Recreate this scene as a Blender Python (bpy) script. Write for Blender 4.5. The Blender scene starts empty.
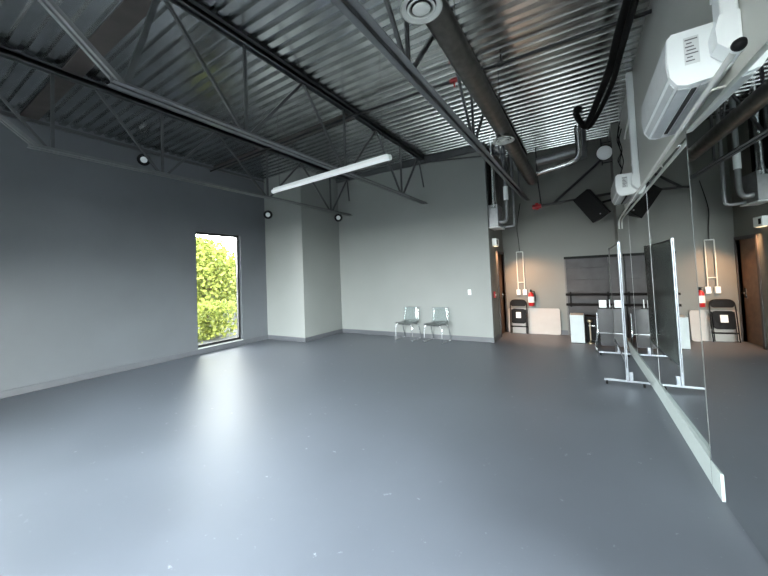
import bpy, bmesh, math, random
from mathutils import Vector, Matrix
random.seed(7)
sc = bpy.context.scene
PI = math.pi

# ------------------------------------------------------------------ camera
H = 1.65
yaw, pitch, roll, fpx, dy = .5461, .0382, .0407, 334.98, -25.52
cy_, sy_, cp_, sp_ = math.cos(yaw), math.sin(yaw), math.cos(pitch), math.sin(pitch)
fwd = Vector((-sy_ * cp_, cy_ * cp_, sp_))
rt0 = Vector((cy_, sy_, 0))
up0 = rt0.cross(fwd)
cr, sr = math.cos(roll), math.sin(roll)
rt = rt0 * cr - up0 * sr
up = up0 * cr + rt0 * sr
cam = bpy.data.cameras.new('camera')
cam.sensor_fit = 'HORIZONTAL'
cam.sensor_width = 36
cam.lens = fpx / 768 * 36
cam.shift_y = dy / 768
cam.clip_start = .05
co = bpy.data.objects.new('camera', cam)
sc.collection.objects.link(co)
M = Matrix((rt, up, -fwd)).transposed().to_4x4()
M.translation = (0, 0, H)
co.matrix_world = M
sc.camera = co

# ------------------------------------------------------------------ world, sun, exposure
w = bpy.data.worlds.new('sky')
sc.world = w
w.use_nodes = True
nt = w.node_tree
nt.nodes.clear()
out = nt.nodes.new('ShaderNodeOutputWorld')
bg = nt.nodes.new('ShaderNodeBackground')
tc = nt.nodes.new('ShaderNodeTexCoord')
sep = nt.nodes.new('ShaderNodeSeparateXYZ')
ramp = nt.nodes.new('ShaderNodeValToRGB')
nt.links.new(tc.outputs['Generated'], sep.inputs[0])
nt.links.new(sep.outputs['Z'], ramp.inputs[0])
mx_ = nt.nodes.new('ShaderNodeMath'); mx_.operation = 'MAXIMUM'; mx_.inputs[1].default_value = 0
nt.links.new(sep.outputs['X'], mx_.inputs[0])
ma_ = nt.nodes.new('ShaderNodeMath'); ma_.operation = 'MULTIPLY_ADD'          # sky boosted on the entrance side to add light through the doors
ma_.inputs[1].default_value = 1.2; ma_.inputs[2].default_value = 1.0
nt.links.new(mx_.outputs[0], ma_.inputs[0])
sc_ = nt.nodes.new('ShaderNodeVectorMath'); sc_.operation = 'SCALE'
nt.links.new(ramp.outputs[0], sc_.inputs[0]); nt.links.new(ma_.outputs[0], sc_.inputs[3])
nt.links.new(sc_.outputs[0], bg.inputs[0])
nt.links.new(bg.outputs[0], out.inputs[0])
cr_ = ramp.color_ramp
cr_.elements[0].position = 0
cr_.elements[0].color = (.015, .016, .015, 1)
cr_.elements[1].position = .01
cr_.elements[1].color = (.03, .034, .03, 1)
e = cr_.elements.new(.05); e.color = (1.2, 1.22, 1.25, 1)
e = cr_.elements.new(.25); e.color = (1.0, 1.06, 1.13, 1)
e = cr_.elements.new(.7); e.color = (.9, .98, 1.08, 1)
bg.inputs[1].default_value = 24.0

sun = bpy.data.lights.new('sun', 'SUN')
sun.energy = 4.0
sun.angle = .02
sun.color = (1, .95, .84)
so = bpy.data.objects.new('sun', sun)
sc.collection.objects.link(so)
so.rotation_euler = Vector((.3, .8, 1.1)).to_track_quat('Z', 'Y').to_euler()

def portal(name, loc, rot, sx, sy):
    l = bpy.data.lights.new(name, 'AREA')
    l.shape = 'RECTANGLE'
    l.size, l.size_y = sx, sy
    l.cycles.is_portal = True
    o = bpy.data.objects.new(name, l)
    sc.collection.objects.link(o)
    o.location = loc
    o.rotation_euler = rot
portal('rear_daylight', (-2.75, -1.52, 1.8), (PI / 2, 0, 0), 6.1, 3.4)
portal('entrance_daylight', (.95, .18, 1.3), (PI / 2, 0, PI / 2), 3.0, 2.55)
portal('near_side_daylight', (-7.9, -.5, 1.75), (PI / 2, 0, -PI / 2), 1.2, 3.2)
portal('side_daylight', (-7.9, 5.0, 1.5), (PI / 2, 0, -PI / 2), 1.2, 2.7)

vs = sc.view_settings
vs.view_transform = 'Standard'
vs.look = 'None'
vs.exposure = 0.65
vs.gamma = 1
vs.use_curve_mapping = False

# ------------------------------------------------------------------ materials
def pmat(name, col, rough=.6, metal=0, var=0., scale=6, bump=0., bscale=80, spec=.5, emit=None, rvar=0.):
    m = bpy.data.materials.new(name)
    m.use_nodes = True
    n = m.node_tree.nodes
    L = m.node_tree.links
    b = n['Principled BSDF']
    b.inputs['Base Color'].default_value = (*col, 1)
    b.inputs['Roughness'].default_value = rough
    b.inputs['Metallic'].default_value = metal
    b.inputs['Specular IOR Level'].default_value = spec
    t = n.new('ShaderNodeTexCoord')
    if var or rvar:
        ns = n.new('ShaderNodeTexNoise')
        ns.inputs['Scale'].default_value = scale
        ns.inputs['Detail'].default_value = 5
        L.new(t.outputs['Object'], ns.inputs['Vector'])
        if var:
            r = n.new('ShaderNodeValToRGB')
            r.color_ramp.elements[0].position = .3
            r.color_ramp.elements[1].position = .7
            r.color_ramp.elements[0].color = (*[c * (1 - var) for c in col], 1)
            r.color_ramp.elements[1].color = (*[min(1, c * (1 + var)) for c in col], 1)
            L.new(ns.outputs['Fac'], r.inputs[0])
            L.new(r.outputs[0], b.inputs['Base Color'])
        if rvar:
            mr = n.new('ShaderNodeMapRange')
            mr.inputs['To Min'].default_value = max(0, rough - rvar)
            mr.inputs['To Max'].default_value = rough + rvar
            L.new(ns.outputs['Fac'], mr.inputs['Value'])
            L.new(mr.outputs[0], b.inputs['Roughness'])
    if bump:
        n2 = n.new('ShaderNodeTexNoise')
        n2.inputs['Scale'].default_value = bscale
        n2.inputs['Detail'].default_value = 3
        L.new(t.outputs['Object'], n2.inputs['Vector'])
        bp = n.new('ShaderNodeBump')
        bp.inputs['Strength'].default_value = bump
        bp.inputs['Distance'].default_value = .01
        L.new(n2.outputs['Fac'], bp.inputs['Height'])
        L.new(bp.outputs[0], b.inputs['Normal'])
    if emit:
        b.inputs['Emission Color'].default_value = (*emit[0], 1)
        b.inputs['Emission Strength'].default_value = emit[1]
    return m

def clear_mat(name, tint, gloss=.08, body=0.):
    """see-through sheet: transparent with a Fresnel gloss and a little body colour"""
    m = bpy.data.materials.new(name)
    m.use_nodes = True
    n = m.node_tree.nodes
    L = m.node_tree.links
    n.clear()
    o = n.new('ShaderNodeOutputMaterial')
    tr = n.new('ShaderNodeBsdfTransparent')
    tr.inputs[0].default_value = (*tint, 1)
    gl = n.new('ShaderNodeBsdfGlossy')
    gl.inputs['Roughness'].default_value = .03
    fr = n.new('ShaderNodeFresnel')
    fr.inputs[0].default_value = 1.5
    mx = n.new('ShaderNodeMixShader')
    L.new(fr.outputs[0], mx.inputs[0])
    L.new(tr.outputs[0], mx.inputs[1])
    L.new(gl.outputs[0], mx.inputs[2])
    last = mx
    if body:
        df = n.new('ShaderNodeBsdfDiffuse')
        df.inputs[0].default_value = (.75, .8, .8, 1)
        m2 = n.new('ShaderNodeMixShader')
        m2.inputs[0].default_value = body
        L.new(mx.outputs[0], m2.inputs[1])
        L.new(df.outputs[0], m2.inputs[2])
        last = m2
    L.new(last.outputs[0], o.inputs[0])
    return m

MT = dict(
    wall=pmat('grey_green_paint', (.20, .212, .207), .55, var=.03, scale=1.2, bump=.05, bscale=120),
    wall_far=pmat('warm_grey_paint', (.16, .166, .153), .6, var=.04, scale=1.2, bump=.05, bscale=120),
    wall_dark=pmat('charcoal_blue_paint', (.088, .097, .107), .5, var=.06, scale=1.5, bump=.06, bscale=90),
    base=pmat('grey_vinyl_base', (.075, .08, .09), .45, var=.05),
    strip=pmat('pale_trim_paint', (.38, .43, .425), .5, var=.03),
    joist=pmat('dark_joist_paint', (.05, .054, .057), .45, var=.15, scale=9),
    box_white=pmat('off_white_panel', (.42, .46, .47), .5, var=.03),
    chord=pmat('chord_grey', (.115, .12, .123), .5, var=.12, scale=9),  # chords and end struts in a lighter grey than the webs
    pipe_black=pmat('black_pipe_paint', (.012, .012, .013), .45, var=.2),
    brown=pmat('brown_steel_strap', (.05, .042, .038), .6, var=.2, scale=5),
    duct=pmat('spiral_galvanised', (.22, .21, .195), .38, 1, var=.15, scale=12),
    steel=pmat('bright_galvanised', (.6, .61, .61), .25, 1, var=.1, scale=9),
    white=pmat('white_plastic', (.84, .87, .87), .35, var=.02),
    white_dirty=pmat('white_pipe_paint', (.6, .61, .58), .4, var=.06, scale=10),
    grille=pmat('grey_slot', (.03, .03, .032), .6, var=.1),
    vane=pmat('pale_grey_plastic', (.52, .54, .55), .3, var=.05, scale=14),
    chrome=pmat('chrome', (.75, .77, .79), .12, 1, var=.03),
    alu=pmat('brushed_aluminium', (.25, .27, .30), .36, 1, var=.05, scale=20),
    black=pmat('black_plastic', (.006, .006, .0065), .55, var=.2, scale=14, spec=.12),
    rubber=pmat('black_rubber', (.009, .009, .009), .7, var=.2, spec=.15),
    dark_glass=pmat('dark_board', (.10, .115, .11), .25, var=.08, scale=3),
    dark_top=pmat('dark_laminate', (.02, .021, .024), .28, var=.15, scale=6),
    plank=pmat('dark_grey_plank', (.04, .039, .042), .5, var=.18, scale=4, spec=.3),
    plank2=pmat('grey_plank', (.10, .10, .10), .5, var=.15, scale=4),
    red=pmat('red_enamel', (.36, .012, .014), .3, var=.1),
    table=pmat('cream_table_plastic', (.35, .32, .295), .5, var=.03),
    paper=pmat('white_paper', (.8, .8, .78), .7, var=.02),
    wood=pmat('brown_wood', (.19, .105, .06), .45, var=.25, scale=7),
    frame_dark=pmat('dark_door_frame', (.05, .045, .045), .5, var=.1),
    metal_grey=pmat('grey_metal_case', (.27, .28, .29), .4, .6, var=.1, scale=8),
    brass=pmat('dull_brass', (.5, .42, .3), .3, 1, var=.1),
    win_frame=pmat('black_window_frame', (.012, .012, .013), .4, var=.1),
    sill=pmat('pale_sill', (.5, .52, .5), .5, var=.04),
    ink=pmat('grey_print', (.12, .12, .13), .6, var=.1),
    label=pmat('pale_label', (.62, .64, .64), .5, var=.03),
    concrete=pmat('concrete', (.015, .016, .015), .8, var=.2, scale=3),
    bark=pmat('bark', (.16, .11, .08), .9, var=.3, scale=12),
    tube=pmat('white_tube', (.8, .8, .8), .4, var=.01, emit=((.92, .96, 1), .1)),  # tube taken as switched off; faint glow added to whiten it
    bulb=pmat('warm_bulb', (.9, .8, .6), .4, var=.01, emit=((1, .72, .42), 1.2)),
    glass=clear_mat('window_glass', (.93, .95, .93)),
    tinted=clear_mat('tinted_glass', (.82, .82, .80)),
    acrylic=clear_mat('clear_acrylic', (.86, .90, .90), body=.07),
    mirror=pmat('mirror_silver', (.80, .83, .82), 0.0, 1),
    mirror_edge=pmat('mirror_back', (.08, .09, .09), .5, var=.1),
)

def deck_mat():
    m = pmat('galvanised_deck', (.60, .615, .615), .21, 1, var=.10, scale=3, bump=.0, rvar=.05)
    return m
MT['deck'] = deck_mat()
MT['wall_side'] = pmat('light_warm_grey_paint', (.50, .51, .475), .6, var=.03, scale=1.2, bump=.05, bscale=120)

def floor_mat():
    m = pmat('grey_dance_vinyl', (.098, .110, .132), .46, var=.10, scale=.9, bump=.0, rvar=.06, spec=1.0)
    n = m.node_tree.nodes
    L = m.node_tree.links
    b = n['Principled BSDF']
    old = b.inputs['Base Color'].links[0].from_socket
    t = n.new('ShaderNodeTexCoord')
    v = n.new('ShaderNodeTexNoise')
    v.inputs['Scale'].default_value = 9
    v.inputs['Detail'].default_value = 9
    v.inputs['Roughness'].default_value = .75
    L.new(t.outputs['Object'], v.inputs['Vector'])
    r = n.new('ShaderNodeValToRGB')
    r.color_ramp.elements[0].position = .635
    r.color_ramp.elements[0].color = (0, 0, 0, 1)
    r.color_ramp.elements[1].position = .68
    r.color_ramp.elements[1].color = (.6, .6, .6, 1)
    L.new(v.outputs['Fac'], r.inputs[0])
    mx = n.new('ShaderNodeMixRGB')
    mx.inputs[2].default_value = (.4, .42, .43, 1)
    L.new(r.outputs[0], mx.inputs[0])
    L.new(old, mx.inputs[1])
    L.new(mx.outputs[0], b.inputs['Base Color'])
    return m
MT['floor'] = floor_mat()

def leaf_mat(name, c1, c2):
    m = bpy.data.materials.new(name)
    m.use_nodes = True
    n = m.node_tree.nodes
    L = m.node_tree.links
    b = n['Principled BSDF']
    o = n['Material Output']
    gi = n.new('ShaderNodeNewGeometry')
    r = n.new('ShaderNodeValToRGB')
    r.color_ramp.elements[0].color = (*c1, 1)
    r.color_ramp.elements[1].color = (*c2, 1)
    L.new(gi.outputs['Random Per Island'], r.inputs[0])
    L.new(r.outputs[0], b.inputs['Base Color'])
    b.inputs['Roughness'].default_value = .8
    b.inputs['Specular IOR Level'].default_value = .1
    tl = n.new('ShaderNodeBsdfTranslucent')
    L.new(r.outputs[0], tl.inputs[0])
    mx = n.new('ShaderNodeMixShader')
    mx.inputs[0].default_value = .4
    L.new(b.outputs[0], mx.inputs[1])
    L.new(tl.outputs[0], mx.inputs[2])
    L.new(mx.outputs[0], o.inputs[0])
    return m
MT['leaf'] = leaf_mat('yellow_green_leaves', (.05, .07, .012), (.24, .26, .055))
MT['leaf2'] = leaf_mat('green_leaves', (.03, .045, .008), (.14, .15, .035))

# ------------------------------------------------------------------ mesh helpers
class MB:
    def __init__(s):
        s.v = []; s.f = []; s.sm = []
    def add(s, vs, fs, smooth=False):
        k = len(s.v)
        s.v += [Vector(p) for p in vs]
        for f in fs:
            s.f.append([i + k for i in f]); s.sm.append(smooth)
        return s
    def box(s, lo, hi, rot=None, bev=0.):
        lo = Vector(lo); hi = Vector(hi)
        c = (lo + hi) / 2; h = (hi - lo) / 2
        bm = bmesh.new()
        bmesh.ops.create_cube(bm, size=2)
        for v in bm.verts:
            v.co = Vector((v.co.x * h.x, v.co.y * h.y, v.co.z * h.z))
        if bev:
            bmesh.ops.bevel(bm, geom=bm.edges[:], offset=min(bev, min(abs(h.x), abs(h.y), abs(h.z)) * .9), segments=2, affect='EDGES', profile=.5)
        if rot is not None:
            bm.transform(rot.to_4x4())
        bm.verts.index_update()
        vs = [v.co + c for v in bm.verts]
        fs = [[v.index for v in f.verts] for f in bm.faces]
        bm.free()
        return s.add(vs, fs)
    def bar(s, p, q, wd, ht, upv=(0, 0, 1)):
        p = Vector(p); q = Vector(q)
        d = (q - p).normalized()
        u = Vector(upv)
        if abs(d.dot(u)) > .98: u = Vector((1, 0, 0))
        a = d.cross(u).normalized() * wd / 2
        b = a.normalized().cross(d).normalized() * ht / 2
        vs = [p - a - b, p + a - b, p + a + b, p - a + b, q - a - b, q + a - b, q + a + b, q - a + b]
        return s.add(vs, [(3, 2, 1, 0), (4, 5, 6, 7), (0, 1, 5, 4), (1, 2, 6, 5), (2, 3, 7, 6), (3, 0, 4, 7)])
    def tube(s, pts, r, n=12, rs=None, cap=True):
        pts = [Vector(p) for p in pts]
        k = len(pts)
        vs = []; fs = []
        ref = None
        for i, p in enumerate(pts):
            d = (pts[min(i + 1, k - 1)] - pts[max(i - 1, 0)]).normalized()
            if ref is None:
                ref = d.orthogonal().normalized()
            a = (ref - d * ref.dot(d)).normalized()
            ref = a
            b = d.cross(a)
            rr = rs[i] if rs else r
            for j in range(n):
                t = 2 * PI * j / n
                vs.append(p + (a * math.cos(t) + b * math.sin(t)) * rr)
        for i in range(k - 1):
            for j in range(n):
                j2 = (j + 1) % n
                fs.append((i * n + j, i * n + j2, (i + 1) * n + j2, (i + 1) * n + j))
        s.add(vs, fs, True)
        if cap:
            s.add(vs[:n], [tuple(range(n - 1, -1, -1))])
            s.add(vs[-n:], [tuple(range(n))])
        return s
    def lathe(s, prof, c=(0, 0, 0), axis=(0, 0, 1), n=28, sm=True):
        ax = Vector(axis).normalized()
        a = ax.orthogonal().normalized(); b = ax.cross(a)
        c = Vector(c)
        vs = []; fs = []
        for (r, z) in prof:
            for j in range(n):
                t = 2 * PI * j / n
                vs.append(c + ax * z + (a * math.cos(t) + b * math.sin(t)) * max(r, 1e-4))
        for i in range(len(prof) - 1):
            for j in range(n):
                j2 = (j + 1) % n
                fs.append((i * n + j, i * n + j2, (i + 1) * n + j2, (i + 1) * n + j))
        return s.add(vs, fs, sm)
    def prism(s, poly, d, smooth=False):
        """poly: 3-D points in one plane, d: extrusion vector"""
        n = len(poly); d = Vector(d)
        a = [Vector(p) for p in poly]
        return s.add(a + [p + d for p in a], [tuple(range(n - 1, -1, -1)), tuple(range(n, 2 * n))] +
                     [(i, (i + 1) % n, n + (i + 1) % n, n + i) for i in range(n)])
    def build(s, name, mat, parent=None, world=True):
        off = parent_loc(parent) if (parent is not None and world) else Vector()
        me = bpy.data.meshes.new(name)
        me.from_pydata([tuple(v - off) for v in s.v], [], s.f)
        me.polygons.foreach_set('use_smooth', s.sm)
        me.materials.append(MT[mat] if isinstance(mat, str) else mat)
        bm = bmesh.new(); bm.from_mesh(me)
        bmesh.ops.recalc_face_normals(bm, faces=bm.faces[:])
        bm.to_mesh(me); bm.free()
        me.update()
        o = bpy.data.objects.new(name, me)
        sc.collection.objects.link(o)
        if parent is not None: o.parent = parent
        return o

def parent_loc(p):
    v = Vector()
    while p is not None:
        v += p.location
        p = p.parent
    return v

def tag(o, label=None, cat=None, group=None, kind=None):
    for k, v in (('label', label), ('category', cat), ('group', group), ('kind', kind)):
        if v: o[k] = v
    return o

def thing(name, label, cat, loc=(0, 0, 0), group=None, rz=0):
    o = bpy.data.objects.new(name, None)
    sc.collection.objects.link(o)
    o.empty_display_size = .1
    o.location = loc
    o.rotation_euler = (0, 0, rz)
    return tag(o, label, cat, group)

def copy_tree(o, parent=None):
    c = o.copy()
    sc.collection.objects.link(c)
    if parent is not None: c.parent = parent
    for ch in list(o.children): copy_tree(ch, c)
    return c

def struct(name, mb, mat, label, cat, parent=None):
    o = mb.build(name, mat, parent)
    if parent is None: tag(o, label, cat, kind='structure')
    return o

def smooth_path(pts, n=8):
    """Catmull-Rom through the points"""
    P = [Vector(p) for p in pts]
    P = [P[0] * 2 - P[1]] + P + [P[-1] * 2 - P[-2]]
    r = []
    for i in range(1, len(P) - 2):
        a, b, c, d = P[i - 1:i + 3]
        for k in range(n):
            t = k / n
            r.append(.5 * ((2 * b) + (c - a) * t + (2 * a - 5 * b + 4 * c - d) * t * t + (3 * b - a - 3 * c + d) * t ** 3))
    r.append(P[-2])
    return r

# ------------------------------------------------------------------ room measures
XL, XC, YB, YF, YR = -7.8, -1.94, 7.92, 9.43, -1.5
XB, YBUMP = -6.36, 6.38
ZT = 4.66                     # underside of the low flutes
DROP = .14                    # the deck falls a little towards the dark wall
def wall_x(y): return .82 - .0141 * (y - 1.5)     # right wall, very slightly turned

# floor / ground
struct('floor', MB().box((XL - .2, YR - .2, -.12), (1.1, YF + .2, 0)), 'floor', 'smooth grey vinyl dance floor of the whole studio', 'floor')
struct('ground', MB().box((-40, -30, -.5), (20, 30, -.14)), 'concrete', 'dull ground outside around the studio', 'ground')

# corrugated deck
pitch_y, top_, bot_, dep = .165, .062, .082, .045
mb = MB()
prof = []
y = YR - .1
while y < YF + .15:
    prof += [(y, ZT), (y + bot_, ZT), (y + bot_ + .014, ZT + dep), (y + bot_ + .014 + .053, ZT + dep)]
    y += pitch_y
vs = []; fs = []
for (yy, zz) in prof:
    vs += [(XL - .15, yy, zz - DROP), (-3.5, yy, zz), (1.0, yy, zz)]
for i in range(len(prof) - 1):
    fs += [(3 * i, 3 * i + 1, 3 * i + 4, 3 * i + 3), (3 * i + 1, 3 * i + 2, 3 * i + 5, 3 * i + 4)]
mb.add(vs, fs)
mb.box((XL - .15, YR - .1, ZT + dep + .01), (1.0, YF + .15, ZT + dep + .1))
struct('ceiling', mb, 'deck', 'corrugated galvanised metal roof deck over the room', 'ceiling')

# left wall with window opening
wy0, wy1, wz0, wz1 = 4.40, 5.58, .13, 2.86
mb = MB()
ny0, ny1 = -1.1, .1
mb.box((XL - .2, YR - .2, 0), (XL, ny0, ZT + .1))
mb.box((XL - .2, ny1, 0), (XL, wy0, ZT + .1))
mb.box((XL - .2, ny0, 0), (XL, ny1, wz0))
mb.box((XL - .2, ny0, 3.4), (XL, ny1, ZT + .1))
mb.box((XL - .2, wy1, 0), (XL, YBUMP + .1, ZT + .1))
mb.box((XL - .2, wy0, 0), (XL, wy1, wz0))
mb.box((XL - .2, wy0, wz1), (XL, wy1, ZT + .1))
struct('wall_left', mb, 'wall_dark', 'charcoal painted wall with one tall window', 'wall')
# corner box-out
struct('wall_corner', MB().box((XL, YBUMP, 0), (XB, YB + .1, ZT + .1)), 'wall', 'pale grey boxed-out corner between the dark wall and back wall', 'wall')
struct('wall_back', MB().box((XB - .1, YB, 0), (XC, YB + .15, ZT + .1)), 'wall', 'pale grey-green back wall behind the two clear chairs', 'wall')
# passage side wall with doorway
dy0, dy1, dz = 8.70, 9.40, 2.08
mb = MB()
mb.box((XC - .12, YB + .14, 0), (XC - .001, dy0, ZT + .1))
mb.box((XC - .12, dy1, 0), (XC - .001, YF + .1, ZT + .1))
mb.box((XC - .12, dy0, dz), (XC - .001, dy1, ZT + .1))
struct('wall_alcove', mb, 'wall_far', 'grey side wall of the alcove with the brown doorway', 'wall')
struct('wall_far', MB().box((-4.2, YF, 0), (1.0, YF + .15, ZT + .1)), 'wall_far', 'warm grey far wall of the alcove behind the shelving and extinguisher', 'wall')
# right wall, with a glazed entrance beside the viewer
gy0, gy1, gz = -1.35, 1.7, 2.6
mb = MB()
def rw(ya, yb, za, zb):
    mb.prism([(wall_x(ya), ya, za), (wall_x(yb), yb, za), (wall_x(yb) + .25, yb, za), (wall_x(ya) + .25, ya, za)], (0, 0, zb - za))
rw(YR - .2, gy0, 0, ZT + .1); rw(gy1, YF + .1, 0, ZT + .1); rw(gy0, gy1, gz, ZT + .1)
struct('wall_right', mb, 'wall_side', 'grey wall above and behind the mirrors', 'wall')
struct('wall_pilaster', MB().box((.575, 8.6, 0), (.9, YF + .05, ZT + .1)), 'wall_far', 'narrow bare grey wall end between the mirrors and the far wall', 'wall')
t = thing('door_2', 'glazed double entrance beside the viewer in the mirror wall', 'door', (.93, .2, 0))
tag(t, kind='structure')
mb = MB()
for yy in (gy0, .17, gy1 - .06): mb.box((.90, yy, 0), (.97, yy + .06, gz))
mb.box((.90, gy0, 0), (.97, gy1, .08)).box((.90, gy0, gz - .06), (.97, gy1, gz))
mb.build('door_frame', 'win_frame', t)
for ya, yb in ((gy0 + .06, .17), (.23, gy1 - .06)):
    MB().box((.93, ya, .08), (.938, yb, gz - .06)).build('door_pane', 'glass', t)
# rear wall with big shop windows (behind the camera)
rx0, rx1, rz0, rz1 = -5.8, .3, .1, 3.5
mb = MB()
mb.box((XL - .2, YR - .2, 0), (rx0, YR, ZT + .1))
mb.box((rx1, YR - .2, 0), (1.1, YR, ZT + .1))
mb.box((rx0, YR - .2, 0), (rx1, YR, rz0))
mb.box((rx0, YR - .2, rz1), (rx1, YR, ZT + .1))
struct('wall_rear', mb, 'wall', 'wall with the shop windows that light the room', 'wall')
nwin = 4
for i in range(nwin):
    a = rx0 + (rx1 - rx0) * i / nwin; b = rx0 + (rx1 - rx0) * (i + 1) / nwin
    t = thing('window_%d' % (i + 2), 'tall shop window in the wall facing the back wall, bay %d from the dark wall' % (i + 1), 'window', ((a + b) / 2, YR - .1, rz0))
    tag(t, kind='structure')
    mb = MB()
    mb.box((a, YR - .13, rz0), (a + .04, YR - .06, rz1)); mb.box((b - .04, YR - .13, rz0), (b, YR - .06, rz1))
    mb.box((a, YR - .13, rz0), (b, YR - .06, rz0 + .05)); mb.box((a, YR - .13, rz1 - .05), (b, YR - .06, rz1))
    mb.build('window_frame', 'win_frame', t)
    MB().box((a + .04, YR - .1, rz0 + .05), (b - .04, YR - .092, rz1 - .05)).build('window_pane', 'glass', t)

# baseboards
def bb(name, lo, hi, label):
    struct(name, MB().box(lo, hi, bev=.004), 'base', label, 'baseboard')
bh = .11
bb('baseboard_left', (XL, YR, 0), (XL + .012, YBUMP, bh), 'grey vinyl baseboard along the dark wall')
mb = MB().box((XL + .012, YBUMP - .012, 0), (XB + .012, YBUMP, bh)).box((XB, YBUMP, 0), (XB + .012, YB - .012, bh))
struct('baseboard_corner', mb, 'base', 'grey baseboard around the boxed-out corner', 'baseboard')
mb = MB().box((XB + .012, YB - .012, 0), (XC + .012, YB, bh)).box((XC, YB, 0), (XC + .012, dy0 - .08, bh))
struct('baseboard_back', mb, 'base', 'grey baseboard along the back wall and its end', 'baseboard')
bb('baseboard_far', (XC, YF - .012, 0), (.57, YF, bh), 'grey baseboard along the far alcove wall')

# window 1
t = thing('window_1', 'tall narrow window full of yellow-green foliage in the dark wall', 'window', (XL - .1, (wy0 + wy1) / 2, wz0))
tag(t, kind='structure')
mb = MB()
fx0, fx1 = XL - .15, XL - .08
mb.box((fx0, wy0, wz0), (fx1, wy0 + .05, wz1)); mb.box((fx0, wy1 - .05, wz0), (fx1, wy1, wz1))
mb.box((fx0, wy0, wz0), (fx1, wy1, wz0 + .06)); mb.box((fx0, wy0, wz1 - .05), (fx1, wy1, wz1))
mb.build('window_frame', 'win_frame', t)
MB().box((XL - .12, wy0 + .05, wz0 + .06), (XL - .112, wy1 - .05, wz1 - .05)).build('window_pane', 'tinted', t)
MB().box((XL - .15, wy0, wz0 - .015), (XL + .015, wy1, wz0 + .004)).build('window_sill', 'sill', t)

t = thing('window_6', 'wide window in the dark wall beside the viewer, out of the picture', 'window', (XL - .1, -.5, wz0))
tag(t, kind='structure')
mb = MB()
for yy in (ny0, ny1 - .05): mb.box((fx0, yy, wz0), (fx1, yy + .05, 3.4))
mb.box((fx0, ny0, wz0), (fx1, ny1, wz0 + .06)); mb.box((fx0, ny0, 3.35), (fx1, ny1, 3.4))
mb.build('window_frame', 'win_frame', t)
MB().box((XL - .12, ny0 + .05, wz0 + .06), (XL - .112, ny1 - .05, 3.35)).build('window_pane', 'glass', t)

# door
t = thing('door_1', 'open brown wooden door in a dark frame in the alcove', 'door', (XC, (dy0 + dy1) / 2, 0))
tag(t, kind='structure')
mb = MB()
mb.box((XC - .13, dy0 - .06, 0), (XC + .02, dy0, dz + .06)); mb.box((XC - .13, dy1, 0), (XC + .02, YF - .002, dz + .06))
mb.box((XC - .13, dy0, dz), (XC + .02, dy1, dz + .06))
mb.build('door_frame', 'frame_dark', t)
lf = MB().box((XC - .10, dy0 + .004, .008), (XC - .055, dy1 - .004, dz - .006), bev=.003).build('door_leaf', 'wood', t)
MB().tube([(XC - .055, dy1 - .08, 1.0), (XC - .0, dy1 - .08, 1.0), (XC - .0, dy1 - .2, 1.0)], .011, 8).box((XC - .056, dy1 - .115, .9), (XC - .05, dy1 - .045, 1.1)).build('door_handle', 'steel', lf)
for z in (.22, 1.02, 1.86):
    MB().box((XC - .056, dy0 + .01, z - .065), (XC - .046, dy0 + .10, z + .065)).build('hinge', 'steel', lf)

# ------------------------------------------------------------------ mirrors
ZM = 2.66
def mpanel(ya, xa, yb, xb, z0, label, seam=None):
    d = Vector((yb - ya, -(xb - xa), 0)).normalized() * .04
    t = thing('mirror_panel', label, 'mirror', ((xa + xb) / 2, (ya + yb) / 2, z0), 'wall mirror panels')
    A = Vector((xa, ya, z0)); B = Vector((xb, yb, z0)); up_ = Vector((0, 0, ZM - z0))
    MB().add([A, B, B + up_, A + up_], [(0, 1, 2, 3)]).build('mirror_face', 'mirror', t)
    MB().prism([A + d * .08, B + d * .08, B + d, A + d], up_).build('mirror_backing', 'mirror_edge', t)
    u = (B - A).normalized()
    if seam: MB().prism([B + d * -.05, B + u * gap - d * .05, B + u * gap + d * .1, B + d * .1], up_).build('seam_strip', seam, t)
gap = .006
def lin(x0, y0, ang, y): return x0 - math.tan(math.radians(ang)) * (y - y0)
MC = lambda y: lin(.71, 3.2, 3.3, y)
MBp = lambda y: lin(.685, 5.0, 1.6, y)
MA = lambda y: lin(MBp(5.3), 5.3, 1.7, y)
mpanel(1.8, MC(1.8), 3.4 - gap, MC(3.4), .005, 'full-height mirror panel at the picture edge reflecting the brown door', 'mirror_edge')
mpanel(3.4, MBp(3.4), 5.3 - gap, MBp(5.3), .005, 'mirror panel above the pale strip reflecting the wheeled mirror post and white box', 'metal_grey')
mpanel(5.3, MA(5.3), 7.0 - gap, MA(7.0), .005, 'mirror panel beside the wheeled mirror reflecting its dark back', 'metal_grey')
mpanel(7.0, MA(7.0), 8.55, MA(8.55), .005, 'farthest narrow-looking mirror panel beside the bare grey wall end')

# pale trim strip below the mirrors
def strip_x(y): return .700 - .0170 * (y - 3.2) if y < 5.3 else MA(y) - .012
mb = MB()
for ya, yb_, fn in ((3.2, 3.39, MC), (3.39, 5.3, MBp), (5.3, 8.55, MA)):
    mb.prism([(strip_x(ya), ya, 0), (strip_x(yb_ - 1e-4), yb_, 0), (fn(yb_) - .001, yb_, 0), (fn(ya) - .001, ya, 0)], (0, 0, .185))
struct('trim_1', mb, 'strip', 'pale grey trim strip on the floor under the mirrors', 'trim')

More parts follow.
